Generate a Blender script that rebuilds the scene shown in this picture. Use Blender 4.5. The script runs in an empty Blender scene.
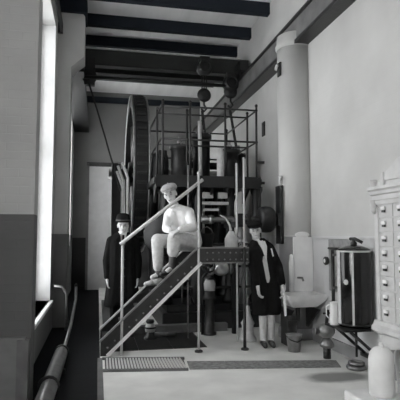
import bpy, bmesh, math, random
from mathutils import Vector, Matrix, Euler
random.seed(7)
scene = bpy.context.scene
COL = scene.collection

# ---------------------------------------------------------------- camera
cam_data = bpy.data.cameras.new('camera')
cam = bpy.data.objects.new('camera', cam_data)
COL.objects.link(cam)
cam_data.sensor_fit = 'HORIZONTAL'
cam_data.sensor_width = 36.0
cam_data.lens = 36.0 * 490.0 / 400.0
cam_data.clip_start = 0.05
cam_data.clip_end = 200
cam.location = (0, 0, 1.42)
cam.rotation_euler = (math.radians(90 + 4.318), 0, math.radians(-11.76))
scene.camera = cam

# ---------------------------------------------------------------- daylight
world = bpy.data.worlds.new('overcast_sky')
scene.world = world
world.use_nodes = True
bg = world.node_tree.nodes['Background']
bg.inputs[0].default_value = (1.0, 0.995, 0.985, 1)
bg.inputs[1].default_value = 7.5

def window_light(name, loc, rot, sx, sy, power):
    d = bpy.data.lights.new(name, 'AREA')
    d.shape = 'RECTANGLE'; d.size = sx; d.size_y = sy; d.energy = power
    d.color = (1.0, 0.99, 0.97)
    o = bpy.data.objects.new(name, d); COL.objects.link(o)
    o.location = loc; o.rotation_euler = rot
    return o
# sky light in the tall window opening of the near left wall
window_light('unseen_window_lamp', (-2.66, 0.3, 2.45), (0, math.radians(-90), 0), 3.2, 2.6, 150)
# area lamp added in an unseen far left window to brighten the back
window_light('unseen_window_lamp', (-0.78, 11.8, 3.0), (0, math.radians(-90), 0), 3.6, 2.6, 22)

scene.view_settings.view_transform = 'Standard'
scene.view_settings.look = 'None'
scene.view_settings.gamma = 1
scene.view_settings.exposure = -0.48
scene.view_settings.use_curve_mapping = False

# ---------------------------------------------------------------- materials
def mat(name, c, rough=0.6, metal=0.0, var=0.12, scale=6.0, bump=0.0, bscale=None, tint=(1, 1, 1), stretch=(1, 1, 1)):
    m = bpy.data.materials.new(name); m.use_nodes = True
    nt = m.node_tree; N = nt.nodes; L = nt.links
    b = N['Principled BSDF']
    b.inputs['Roughness'].default_value = rough
    b.inputs['Metallic'].default_value = metal
    tc = N.new('ShaderNodeTexCoord'); mp = N.new('ShaderNodeMapping')
    mp.inputs['Scale'].default_value = stretch
    L.new(tc.outputs['Object'], mp.inputs[0])
    nz = N.new('ShaderNodeTexNoise'); nz.inputs['Scale'].default_value = scale
    nz.inputs['Detail'].default_value = 6
    L.new(mp.outputs[0], nz.inputs['Vector'])
    rp = N.new('ShaderNodeValToRGB')
    lo = [max(0, c * (1 - var) * t) for t in tint]; hi = [min(1, c * (1 + var) * t) for t in tint]
    rp.color_ramp.elements[0].position = 0.3; rp.color_ramp.elements[1].position = 0.7
    rp.color_ramp.elements[0].color = (*lo, 1); rp.color_ramp.elements[1].color = (*hi, 1)
    L.new(nz.outputs['Fac'], rp.inputs[0]); L.new(rp.outputs[0], b.inputs['Base Color'])
    if bump:
        n2 = N.new('ShaderNodeTexNoise'); n2.inputs['Scale'].default_value = bscale or scale * 6
        n2.inputs['Detail'].default_value = 4
        L.new(mp.outputs[0], n2.inputs['Vector'])
        bp = N.new('ShaderNodeBump'); bp.inputs['Strength'].default_value = bump
        bp.inputs['Distance'].default_value = 0.02
        L.new(n2.outputs['Fac'], bp.inputs['Height']); L.new(bp.outputs[0], b.inputs['Normal'])
    return m

def mat_wall(name, c_up, c_low, z_split, axis='Y', var=0.08):
    """painted brick: pale above the dado line, darker paint below it, faint courses"""
    m = bpy.data.materials.new(name); m.use_nodes = True
    nt = m.node_tree; N = nt.nodes; L = nt.links
    b = N['Principled BSDF']; b.inputs['Roughness'].default_value = 0.75
    geo = N.new('ShaderNodeNewGeometry'); sep = N.new('ShaderNodeSeparateXYZ')
    L.new(geo.outputs['Position'], sep.inputs[0])
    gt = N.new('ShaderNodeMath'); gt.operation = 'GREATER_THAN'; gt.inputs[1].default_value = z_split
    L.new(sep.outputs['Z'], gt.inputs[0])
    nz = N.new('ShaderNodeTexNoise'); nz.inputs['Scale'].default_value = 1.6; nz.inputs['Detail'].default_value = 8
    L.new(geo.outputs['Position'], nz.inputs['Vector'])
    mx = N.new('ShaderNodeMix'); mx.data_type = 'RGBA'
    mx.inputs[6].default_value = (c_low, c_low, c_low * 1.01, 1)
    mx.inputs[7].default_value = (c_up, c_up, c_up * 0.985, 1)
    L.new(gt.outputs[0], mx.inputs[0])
    mr = N.new('ShaderNodeMapRange'); mr.inputs[1].default_value = 0.3; mr.inputs[2].default_value = 0.7
    mr.inputs[3].default_value = 1 - var; mr.inputs[4].default_value = 1 + var
    L.new(nz.outputs['Fac'], mr.inputs[0])
    hs = N.new('ShaderNodeHueSaturation'); L.new(mr.outputs[0], hs.inputs['Value']); L.new(mx.outputs[2], hs.inputs['Color'])
    L.new(hs.outputs[0], b.inputs['Base Color'])
    cmb = N.new('ShaderNodeCombineXYZ')
    L.new(sep.outputs[axis], cmb.inputs[0]); L.new(sep.outputs['Z'], cmb.inputs[1])
    br = N.new('ShaderNodeTexBrick'); br.inputs['Scale'].default_value = 1.0
    br.inputs['Brick Width'].default_value = 0.23; br.inputs['Row Height'].default_value = 0.078
    br.inputs['Mortar Size'].default_value = 0.006; br.inputs['Mortar Smooth'].default_value = 0.6
    L.new(cmb.outputs[0], br.inputs['Vector'])
    bp = N.new('ShaderNodeBump'); bp.inputs['Strength'].default_value = 0.18; bp.inputs['Distance'].default_value = 0.01
    bp.invert = True
    L.new(br.outputs['Fac'], bp.inputs['Height']); L.new(bp.outputs[0], b.inputs['Normal'])
    return m

def mat_floor():
    m = bpy.data.materials.new('pale_concrete'); m.use_nodes = True
    nt = m.node_tree; N = nt.nodes; L = nt.links
    b = N['Principled BSDF']; b.inputs['Roughness'].default_value = 0.55
    geo = N.new('ShaderNodeNewGeometry')
    nz = N.new('ShaderNodeTexNoise'); nz.inputs['Scale'].default_value = 2.2; nz.inputs['Detail'].default_value = 9
    L.new(geo.outputs['Position'], nz.inputs['Vector'])
    rp = N.new('ShaderNodeValToRGB')
    rp.color_ramp.elements[0].position = 0.28; rp.color_ramp.elements[0].color = (0.60, 0.60, 0.585, 1)
    rp.color_ramp.elements[1].position = 0.7; rp.color_ramp.elements[1].color = (0.80, 0.80, 0.78, 1)
    L.new(nz.outputs['Fac'], rp.inputs[0])
    # a darker patch with a ragged edge beside the wall cabinet
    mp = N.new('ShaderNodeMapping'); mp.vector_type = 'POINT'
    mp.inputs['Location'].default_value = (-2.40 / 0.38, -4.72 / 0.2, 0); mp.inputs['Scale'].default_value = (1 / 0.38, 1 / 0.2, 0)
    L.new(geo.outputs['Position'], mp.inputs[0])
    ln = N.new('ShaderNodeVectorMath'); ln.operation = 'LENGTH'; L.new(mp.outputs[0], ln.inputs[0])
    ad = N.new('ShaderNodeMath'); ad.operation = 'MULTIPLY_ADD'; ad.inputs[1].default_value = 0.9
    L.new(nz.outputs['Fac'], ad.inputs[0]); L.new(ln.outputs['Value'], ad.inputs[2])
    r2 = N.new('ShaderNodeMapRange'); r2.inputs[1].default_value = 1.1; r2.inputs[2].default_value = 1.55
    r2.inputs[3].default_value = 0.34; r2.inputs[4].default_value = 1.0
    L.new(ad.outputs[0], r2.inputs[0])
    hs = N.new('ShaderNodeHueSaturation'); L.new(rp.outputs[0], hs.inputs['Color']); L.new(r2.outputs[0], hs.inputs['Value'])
    L.new(hs.outputs[0], b.inputs['Base Color'])
    bp = N.new('ShaderNodeBump'); bp.inputs['Strength'].default_value = 0.15; bp.inputs['Distance'].default_value = 0.01
    L.new(nz.outputs['Fac'], bp.inputs['Height']); L.new(bp.outputs[0], b.inputs['Normal'])
    return m

def mat_glass():
    m = bpy.data.materials.new('window_glass'); m.use_nodes = True
    nt = m.node_tree; N = nt.nodes; L = nt.links
    N.remove(N['Principled BSDF'])
    t = N.new('ShaderNodeBsdfTransparent'); g = N.new('ShaderNodeBsdfGlossy'); g.inputs['Roughness'].default_value = 0.05
    t.inputs[0].default_value = (0.95, 0.96, 0.97, 1)
    mx = N.new('ShaderNodeMixShader'); mx.inputs[0].default_value = 0.06
    L.new(t.outputs[0], mx.inputs[1]); L.new(g.outputs[0], mx.inputs[2])
    L.new(mx.outputs[0], N['Material Output'].inputs[0])
    return m

M = dict(
    wall_r=mat_wall('painted_brick_right', 0.54, 0.60, 1.43, 'Y'),
    wall_l=mat_wall('painted_brick_left', 0.52, 0.16, 1.47, 'Y'),
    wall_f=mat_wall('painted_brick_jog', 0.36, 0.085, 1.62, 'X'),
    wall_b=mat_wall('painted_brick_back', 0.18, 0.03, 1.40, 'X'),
    pil=mat_wall('painted_pilaster', 0.47, 0.30, 1.43, 'X'),
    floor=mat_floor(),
    ceiling=mat('ceiling_boards', 0.82, 0.8, var=0.10, scale=3, stretch=(1, 0.1, 1)),
    joist=mat('joist_blue_black', 0.022, 0.6, tint=(0.75, 0.95, 1.3), bump=0.1),
    darkfloor=mat('dark_oiled_boards', 0.006, 0.85, var=0.5, scale=9, tint=(0.85, 0.97, 1.15), stretch=(0.4, 6, 1), bump=0.2),
    plinth=mat('grey_plinth', 0.16, 0.75, var=0.15),
    kerb=mat('kerb_stone', 0.12, 0.8, var=0.3),
    iron=mat('black_cast_iron', 0.009, 0.45, var=0.35, scale=14, bump=0.15, tint=(0.95, 1, 1.05)),
    iron2=mat('dark_grey_iron', 0.022, 0.42, var=0.3, scale=12, bump=0.12),
    plate=mat('riveted_plate', 0.03, 0.45, var=0.3, scale=10, bump=0.1),
    steel=mat('bright_steel', 0.62, 0.28, metal=0.85, var=0.12, scale=18),
    palesteel=mat('pale_painted_pipe', 0.55, 0.4, var=0.12, scale=16),
    midsteel=mat('dull_steel', 0.26, 0.35, metal=0.6, var=0.2, scale=14),
    girder=mat('grey_green_girder', 0.02, 0.5, var=0.2, tint=(0.95, 1.05, 1.0)),
    rail=mat('crane_rail_grey', 0.15, 0.55, var=0.25, scale=4),
    white=mat('white_paint', 0.82, 0.5, var=0.05),
    door=mat('pale_door', 0.5, 0.6, var=0.06),
    porcelain=mat('stoneware', 0.74, 0.45, var=0.1),
    cabinet=mat('grey_enamel', 0.56, 0.45, var=0.1, scale=8),
    cabdark=mat('grey_enamel_drawers', 0.54, 0.5, var=0.1, scale=8),
    black=mat('black_lacquer', 0.010, 0.14, var=0.3),
    cloth=mat('white_cloth', 0.9, 0.9, var=0.05, bump=0.1),
    shirt=mat('white_shirt', 0.80, 0.85, var=0.06, scale=20, bump=0.25, bscale=30),
    ltrous=mat('pale_trousers', 0.54, 0.9, var=0.14, scale=20, bump=0.35, bscale=28),
    capcloth=mat('grey_tweed', 0.34, 0.9, var=0.2, scale=40, bump=0.2),
    coat=mat('dark_wool', 0.008, 0.9, var=0.25, scale=14, bump=0.3, bscale=25),
    suit=mat('charcoal_suit', 0.009, 0.85, var=0.25, scale=14, bump=0.3, bscale=25),
    felt=mat('black_felt', 0.009, 0.9, var=0.2),
    skin=mat('skin', 0.58, 0.55, var=0.06, scale=20),
    hair=mat('dark_hair', 0.02, 0.6, var=0.3, scale=40),
    eye=mat('eye_dark', 0.02, 0.3, var=0.1),
    lip=mat('lip', 0.2, 0.5, var=0.1),
    leather=mat('black_leather', 0.03, 0.4, var=0.3),
    stocking=mat('grey_stocking', 0.10, 0.9, var=0.2),
    wood=mat('grey_wood', 0.2, 0.6, var=0.25, scale=5, stretch=(1, 8, 8)),
    glass=mat_glass(),
    board=mat('slate_board', 0.27, 0.6, var=0.25, scale=14),
    cover=mat('worn_cover_plate', 0.2, 0.7, var=0.4, scale=22, bump=0.2),
    boxwood=mat('dark_box_wood', 0.035, 0.7, var=0.3, scale=5, stretch=(1, 8, 8)),
    rope=mat('dark_rope', 0.03, 0.8, var=0.3),
)

for k in ('darkfloor', 'coat', 'suit', 'felt', 'joist'):
    M[k].node_tree.nodes['Principled BSDF'].inputs['Specular IOR Level'].default_value = 0.15

# ---------------------------------------------------------------- mesh helpers
class MB:
    def __init__(s): s.bm = bmesh.new(); s.sm = []
    def box(s, a, b, bev=0.0):
        x0, y0, z0 = a; x1, y1, z1 = b
        r = bmesh.ops.create_cube(s.bm, size=1)
        vs = r['verts']
        for v in vs:
            v.co = Vector(((x0 + x1) / 2 + v.co.x * (x1 - x0), (y0 + y1) / 2 + v.co.y * (y1 - y0), (z0 + z1) / 2 + v.co.z * (z1 - z0)))
        if bev:
            es = list({e for v in vs for e in v.link_edges})
            bmesh.ops.bevel(s.bm, geom=es, offset=bev, segments=2, affect='EDGES', profile=0.5)
        return s
    def prism(s, pts, axis, a, b):
        """polygon in the plane across axis, extruded from a to b"""
        def P(p, t):
            if axis == 'y': return (p[0], t, p[1])
            if axis == 'x': return (t, p[0], p[1])
            return (p[0], p[1], t)
        n = len(pts)
        v0 = [s.bm.verts.new(P(p, a)) for p in pts]; v1 = [s.bm.verts.new(P(p, b)) for p in pts]
        fs = [s.bm.faces.new(v0), s.bm.faces.new(v1[::-1])]
        for i in range(n):
            fs.append(s.bm.faces.new((v0[i], v0[(i + 1) % n], v1[(i + 1) % n], v1[i])))
        bmesh.ops.recalc_face_normals(s.bm, faces=fs)
        return s
    def ring(s, c, x, y, r, n):
        return [s.bm.verts.new(c + (x * math.cos(2 * math.pi * i / n) + y * math.sin(2 * math.pi * i / n)) * r) for i in range(n)]
    def tube(s, pts, r, n=10, cap=True):
        """round tube along a polyline; r a number or a list"""
        pts = [Vector(p) for p in pts]
        rs = r if isinstance(r, (list, tuple)) else [r] * len(pts)
        prev = None; rings = []
        for i, p in enumerate(pts):
            if i == 0: d = pts[1] - p
            elif i == len(pts) - 1: d = p - pts[i - 1]
            else: d = (pts[i + 1] - p).normalized() + (p - pts[i - 1]).normalized()
            d.normalize()
            if prev is None:
                x = d.orthogonal().normalized()
            else:
                x = prev - d * prev.dot(d)
                x = x.normalized() if x.length > 1e-6 else d.orthogonal().normalized()
            prev = x; y = d.cross(x)
            rings.append(s.ring(p, x, y, rs[i], n))
        for a, b in zip(rings, rings[1:]):
            for i in range(n):
                f = s.bm.faces.new((a[i], a[(i + 1) % n], b[(i + 1) % n], b[i])); f.smooth = True
        if cap:
            s.bm.faces.new(rings[0][::-1]); s.bm.faces.new(rings[-1])
        return s
    def lathe(s, prof, c=(0, 0, 0), axis=(0, 0, 1), n=20, smooth=True):
        """prof: list of (radius, height along axis)"""
        c = Vector(c); d = Vector(axis).normalized(); x = d.orthogonal().normalized(); y = d.cross(x)
        rings = [s.ring(c + d * h, x, y, max(r, 0.0005), n) for r, h in prof]
        for a, b in zip(rings, rings[1:]):
            for i in range(n):
                f = s.bm.faces.new((a[i], a[(i + 1) % n], b[(i + 1) % n], b[i])); f.smooth = smooth
        s.bm.faces.new(rings[0][::-1]); s.bm.faces.new(rings[-1])
        return s
    def ball(s, c, r, n=12, rot=None):
        if not isinstance(r, (tuple, list)): r = (r, r, r)
        q = bmesh.ops.create_uvsphere(s.bm, u_segments=n, v_segments=max(6, n * 2 // 3), radius=1)
        mt = Matrix.Translation(Vector(c)) @ (rot.to_4x4() if rot else Matrix.Identity(4)) @ Matrix.Diagonal((*r, 1))
        bmesh.ops.transform(s.bm, matrix=mt, verts=q['verts'])
        for v in q['verts']:
            for f in v.link_faces: f.smooth = True
        return s
    def torus(s, c, R, r, axis=(0, 0, 1), n=24, k=8):
        c = Vector(c); d = Vector(axis).normalized(); x = d.orthogonal().normalized(); y = d.cross(x)
        rings = []
        for i in range(n):
            a = 2 * math.pi * i / n; rad = x * math.cos(a) + y * math.sin(a)
            rings.append([s.bm.verts.new(c + rad * (R + r * math.cos(2 * math.pi * j / k)) + d * r * math.sin(2 * math.pi * j / k)) for j in range(k)])
        for i in range(n):
            a, b = rings[i], rings[(i + 1) % n]
            for j in range(k):
                f = s.bm.faces.new((a[j], b[j], b[(j + 1) % k], a[(j + 1) % k])); f.smooth = True
        return s

ORI = {}
def build(name, mb, m, parent=None, label=None, cat=None, group=None, kind=None):
    me = bpy.data.meshes.new(name)
    bmesh.ops.recalc_face_normals(mb.bm, faces=mb.bm.faces[:])
    if parent is not None:
        o = Vector(ORI[parent.name])
        bmesh.ops.translate(mb.bm, verts=mb.bm.verts[:], vec=-o)
        w = o
    else:
        w = Vector((0, 0, 0))
    mb.bm.to_mesh(me); mb.bm.free()
    me.materials.append(M[m])
    ob = bpy.data.objects.new(name, me); COL.objects.link(ob)
    if parent is not None: ob.parent = parent
    ORI[ob.name] = w
    props(ob, label, cat, group, kind)
    return ob
def props(ob, label=None, cat=None, group=None, kind=None):
    if label: ob['label'] = label
    if cat: ob['category'] = cat
    if group: ob['group'] = group
    if kind: ob['kind'] = kind
def thing(name, loc, label, cat, group=None, kind=None):
    o = bpy.data.objects.new(name, None); COL.objects.link(o)
    o.location = loc; ORI[o.name] = Vector(loc); o.empty_display_size = 0.1
    props(o, label, cat, group, kind)
    return o
def again(ob, d, parent=None, rot=None):
    """another copy of a part, moved by d, sharing its mesh"""
    c = ob.copy(); COL.objects.link(c)
    c.location = ob.location + Vector(d)
    if parent is not None: c.parent = parent
    if rot: c.rotation_euler = rot
    ORI[c.name] = ORI[ob.name]
    for ch in ob.children:
        g = ch.copy(); COL.objects.link(g); g.parent = c
    return c
def single(name, mb, m, loc, label, cat, group=None):
    """a thing that is one mesh, its origin at its base"""
    bmesh.ops.translate(mb.bm, verts=mb.bm.verts[:], vec=-Vector(loc))
    o = build(name, mb, m, None, label, cat, group)
    o.location = loc
    return o
def B(a, b, bev=0.0): return MB().box(a, b, bev)
def T(pts, r, n=10): return MB().tube(pts, r, n)

# ================================================================ SETTING
XR, YB, ZC, XL = 2.95, 14.2, 5.6, -0.70
S = 'structure'
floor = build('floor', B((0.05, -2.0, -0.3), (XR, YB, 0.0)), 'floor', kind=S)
lf = build('floor', MB().box((-2.6, -2.0, -0.3), (0.05, 4.8, -0.05)).box((-0.7, 4.8, -0.3), (0.05, YB, -0.05)), 'darkfloor', kind=S)
build('trim_1', B((0.02, -2.0, -0.06), (0.075, 6.0, 0.004)), 'kerb', kind=S)
build('ceiling', B((-2.6, -2.0, ZC), (XR + 0.3, YB + 0.3, ZC + 0.15)), 'ceiling', kind=S)
build('wall_right', B((XR, -2.0, -0.3), (XR + 0.3, YB + 0.3, ZC)), 'wall_r', kind=S)
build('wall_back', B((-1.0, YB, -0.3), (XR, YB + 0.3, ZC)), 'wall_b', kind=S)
# left wall with its tall window opening
WY0, WY1, WZ0, WZ1 = 5.35, 7.85, 0.46, 4.75
build('wall_left', MB().box((XL - 0.3, 4.8, -0.3), (XL, WY0, ZC)).box((XL - 0.3, WY1, -0.3), (XL, 10.5, ZC)).box((XL - 0.3, 13.1, -0.3), (XL, YB, ZC))
      .box((XL - 0.3, 10.5, -0.3), (XL, 13.1, 1.2)).box((XL - 0.3, 10.5, 4.8), (XL, 13.1, ZC))
      .box((XL - 0.3, WY0, -0.3), (XL, WY1, WZ0)).box((XL - 0.3, WY0, WZ1), (XL, WY1, ZC)), 'wall_l', kind=S)
# wall that juts out on the near left and faces the camera
build('wall_left_jog', B((-2.6, 4.55, -0.3), (-0.555, 4.8, ZC)), 'wall_f', kind=S)
pl = build('baseboard_left_jog', B((-2.6, 4.49, -0.05), (-0.60, 4.55, 0.56)), 'plinth', kind=S)
build('trim_2', B((-0.66, 4.475, -0.05), (-0.565, 4.55, 0.54)), 'kerb', kind=S)
# near left wall with a tall opening, and the wall behind the photographer
build('wall_left_near', MB().box((-2.9, -2.0, -0.3), (-2.6, -1.0, ZC)).box((-2.9, 1.6, -0.3), (-2.6, 4.8, ZC))
      .box((-2.9, -1.0, -0.3), (-2.6, 1.6, 0.8)).box((-2.9, -1.0, 4.1), (-2.6, 1.6, ZC)), 'wall_l', kind=S)
build('wall_behind', B((-2.9, -2.3, -0.3), (XR + 0.3, -2.0, ZC)), 'wall_l', kind=S)

# window in the left wall: frame, sill, bars, panes
win = thing('window_1', (XL, 6.6, WZ0), 'tall bright sash window in the left wall', None, kind=S)
fx0, fx1 = XL - 0.27, XL - 0.21
build('window_frame', MB().box((fx0, WY0, WZ0), (fx1, WY0 + 0.07, WZ1)).box((fx0, WY1 - 0.07, WZ0), (fx1, WY1, WZ1))
      .box((fx0, WY0, WZ1 - 0.08), (fx1, WY1, WZ1)).box((fx0, WY0, WZ0), (fx1, WY1, WZ0 + 0.08)), 'white', win)
build('window_sill', B((XL - 0.2, WY0 - 0.05, WZ0 - 0.05), (XL + 0.05, WY1 + 0.05, WZ0), 0.01), 'white', win)
build('jamb_lining', B((XL - 0.21, WY1 - 0.02, WZ0), (XL + 0.004, WY1 + 0.002, WZ1)), 'white', win)
bar = build('meeting_rail', B((fx0, WY0 + 0.07, 2.72), (fx1 + 0.02, WY1 - 0.07, 2.80)), 'white', win)
mull = build('glazing_bar', B((fx0 + 0.015, WY0 + 0.80, WZ0 + 0.08), (fx1 - 0.015, WY0 + 0.84, WZ1 - 0.08)), 'white', win)
again(mull, (0, 0.82, 0))
tb = build('transom_bar', B((fx0 + 0.015, WY0 + 0.07, 1.60), (fx1 - 0.015, WY1 - 0.07, 1.635)), 'white', win)
again(tb, (0, 0, 2.1))
pane = build('pane', B((fx0 + 0.03, WY0 + 0.07, WZ0 + 0.08), (fx0 + 0.035, WY0 + 0.80, 1.60)), 'glass', win)
for iy in range(3):
    for dz in (0, 1.16, 2.2, 3.06):
        if iy or dz: again(pane, (0, iy * 0.815, dz))
# iron rods of the opening gear at the window head
op = build('opening_rod', T([(XL + 0.06, 6.2, 4.83), (XL + 0.06, 8.25, 4.83)], 0.022), 'iron', win)
again(op, (0.0, 0, 0.12))
build('rod_bracket', B((XL, 8.2, 4.80), (XL + 0.08, 8.26, 4.98), 0.005), 'iron2', win)

def plain_window(name, x0, x1, y0, y1, z0, z1, ny, nz, label):
    w = thing(name, (x1, (y0 + y1) / 2, z0), label, None, kind=S)
    build('window_frame', MB().box((x0, y0, z0), (x1, y0 + 0.07, z1)).box((x0, y1 - 0.07, z0), (x1, y1, z1))
          .box((x0, y0, z1 - 0.07), (x1, y1, z1)).box((x0, y0, z0), (x1, y1, z0 + 0.07)), 'white', w)
    sy = (y1 - y0 - 0.14) / ny; sz = (z1 - z0 - 0.14) / nz; xm = (x0 + x1) / 2
    for i in range(1, ny): build('glazing_bar', B((xm - 0.015, y0 + 0.07 + i * sy - 0.015, z0 + 0.07), (xm + 0.015, y0 + 0.07 + i * sy + 0.015, z1 - 0.07)), 'white', w)
    for i in range(1, nz): build('transom_bar', B((xm - 0.015, y0 + 0.07, z0 + 0.07 + i * sz - 0.015), (xm + 0.015, y1 - 0.07, z0 + 0.07 + i * sz + 0.015)), 'white', w)
    p0 = build('pane', B((xm - 0.003, y0 + 0.07, z0 + 0.07), (xm + 0.003, y0 + 0.07 + sy, z0 + 0.07 + sz)), 'glass', w)
    for i in range(ny):
        for j in range(nz):
            if i or j: again(p0, (0, i * sy, j * sz))
plain_window('added_window', XL - 0.27, XL - 0.20, 10.5, 13.1, 1.2, 4.8, 3, 4, 'added unseen tall window in the left wall beyond the pilaster')  # hidden behind the pilaster, added to let light onto the back wall
plain_window('window_3', -2.88, -2.81, -1.0, 1.6, 0.8, 4.1, 3, 4, 'tall window in the near left wall')
# pilasters
lp = thing('trim_3', (XL, 8.4, 0), 'pale pilaster with a broad corbel on the left wall', None, kind=S)
build('pilaster_shaft', B((XL, 8.4, -0.05), (-0.49, 8.9, 4.3)), 'wall_l', lp)
build('corbel', MB().prism([(XL, 4.3), (-0.49, 4.3), (-0.27, 4.5), (-0.27, 5.2), (-0.30, 5.24), (XL, 5.24)], 'y', 8.4, 8.9), 'wall_r', lp)
build('timber_plate', B((XL, 8.33, 5.24), (-0.24, 8.94, ZC), 0.01), 'joist', lp)
PCX, PCY, PR = 2.85, 6.72, 0.265
rp_ = thing('trim_4', (PCX, PCY, 0), 'pale half-round column on the right wall carrying the crane rail', None, kind=S)
build('column_shaft', MB().lathe([(PR, 0.0), (PR, 4.22)], (PCX, PCY, 0), n=56), 'pil', rp_)
build('column_cap', MB().lathe([(PR, 4.20), (PR + 0.02, 4.22), (PR + 0.025, 4.26), (PR + 0.005, 4.29), (PR + 0.0, 4.40), (PR - 0.03, 4.42)], (PCX, PCY, 0), n=56), 'pil', rp_)
build('column_base', MB().lathe([(PR + 0.03, 0.0), (PR + 0.03, 0.11), (PR + 0.01, 0.14), (PR, 0.15)], (PCX, PCY, 0), n=56), 'pil', rp_)
build('dado_ledge', MB().lathe([(PR, 1.40), (PR + 0.012, 1.405), (PR + 0.012, 1.435), (PR, 1.44)], (PCX, PCY, 0), n=56), 'pil', rp_)
build('trim_5', B((XR - 0.025, 3.0, 1.40), (XR, 6.4, 1.44)), 'wall_r', kind=S)
build('baseboard_right', B((XR - 0.03, -2, 0), (XR, 6.4, 0.14)), 'pil', kind=S)
build('trim_6', B((-0.7, YB - 0.06, 5.28), (XR, YB, 5.45)), 'joist', kind=S)

# ceiling joists, one by one
joist = build('ceiling_joist', B((-2.6, 5.85, 5.39), (XR, 5.98, 5.56)), 'joist')
jy = [5.92, 7.0, 8.11, 9.19, 10.2, 11.3, 12.4]
names = ['nearest, above the stair foot', 'second from the camera', 'third from the camera', 'fourth from the camera',
         'fifth from the camera', 'sixth, behind the crane bridge', 'farthest, near the back wall']
props(joist, 'dark blue-black ceiling joist, ' + names[0], 'ceiling joist', 'dark joists across the ceiling')
JX = MB().box((XL, 5.85, 5.39), (XR, 5.98, ZC))
jm = bpy.data.meshes.new('ceiling_joist'); JX.bm.to_mesh(jm); JX.bm.free(); jm.materials.append(M['joist'])
joist.data = jm
for y, nm in list(zip(jy, names))[1:]:
    c = again(joist, (0, y - jy[0], 0)); c['label'] = 'dark blue-black ceiling joist, ' + nm

# door in the back wall
door = thing('door_1', (0.1, YB, 0), 'pale tall door in the back wall', None, kind=S)
build('door_leaf', B((-0.26, YB - 0.04, -0.05), (0.47, YB, 3.42)), 'door', door)
build('door_frame', MB().box((-0.33, YB - 0.07, -0.05), (-0.26, YB, 3.52)).box((0.47, YB - 0.07, -0.05), (0.54, YB, 3.52)), 'plinth', door)
build('door_head', B((-0.33, YB - 0.07, 3.44), (0.54, YB, 3.54)), 'iron2', door)
build('door_handle', MB().ball((0.4, YB - 0.08, 1.05), 0.03), 'iron', door)

# ================================================================ CRANE
rr = thing('crane_rail', (2.85, 6.0, 4.2), 'long grey crane rail beam resting on the right-hand column', 'crane rail', 'travelling crane rails')
build('web', B((2.77, 2.5, 4.26), (XR, YB, 4.58)), 'rail', rr)
build('bottom_flange', B((2.735, 2.5, 4.21), (XR, YB, 4.26)), 'iron2', rr)
build('top_flange', B((2.735, 2.5, 4.58), (XR, YB, 4.62)), 'iron2', rr)
build('running_rail', B((2.78, 2.5, 4.62), (2.84, YB, 4.67)), 'iron', rr)
lr = thing('crane_rail', (-0.4, 8.9, 4.2), 'short crane rail beam behind the left pilaster corbel', 'crane rail', 'travelling crane rails')
build('web', B((-0.43, 8.9, 4.44), (-0.35, YB, 4.58)), 'rail', lr)
build('bottom_flange', B((XL, 8.9, 4.40), (-0.29, YB, 4.44)), 'iron', lr)
build('top_flange', B((-0.49, 8.9, 4.58), (-0.29, YB, 4.62)), 'iron2', lr)
build('running_rail', B((-0.42, 8.9, 4.62), (-0.36, YB, 4.67)), 'iron', lr)

cr = thing('travelling_crane', (1.2, 9.6, 4.7), 'dark overhead crane bridge with a pale top edge spanning the room', 'crane')
build('bridge_girder', B((-0.5, 9.5, 4.76), (2.84, 9.56, 5.06)), 'girder', cr)
build('bridge_girder', B((-0.5, 9.95, 4.76), (2.84, 10.01, 5.06)), 'girder', cr)
build('top_flange', B((-0.5, 9.44, 5.06), (2.84, 9.62, 5.085)), 'palesteel', cr)
build('top_flange', B((-0.5, 9.89, 5.06), (2.84, 10.07, 5.085)), 'girder', cr)
build('bottom_flange', B((-0.5, 9.44, 4.73), (2.84, 9.62, 4.76)), 'iron', cr)
build('bottom_flange', B((-0.5, 9.89, 4.73), (2.84, 10.07, 4.76)), 'iron', cr)
for x in (-0.39, 2.81):
    build('end_carriage', B((x - 0.09, 9.15, 4.72), (x + 0.09, 10.4, 4.94), 0.01), 'iron', cr)
    for y in (9.3, 10.25):
        build('crane_wheel', MB().lathe([(0.0, -0.04), (0.11, -0.04), (0.11, 0.04), (0.0, 0.04)], (x, y, 4.78), (1, 0, 0)), 'iron2', cr)
build('hand_gear', MB().lathe([(0.02, 0), (0.14, 0), (0.14, 0.05), (0.02, 0.05)], (-0.2, 9.3, 4.45), (0, 1, 0)), 'iron', cr)
build('gear_bracket', B((-0.3, 9.33, 4.3), (-0.1, 9.46, 4.84), 0.01), 'iron', cr)
build('cross_shaft', T([(-0.3, 9.25, 4.42), (2.7, 9.25, 4.42)], 0.035), 'iron', cr)

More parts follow.
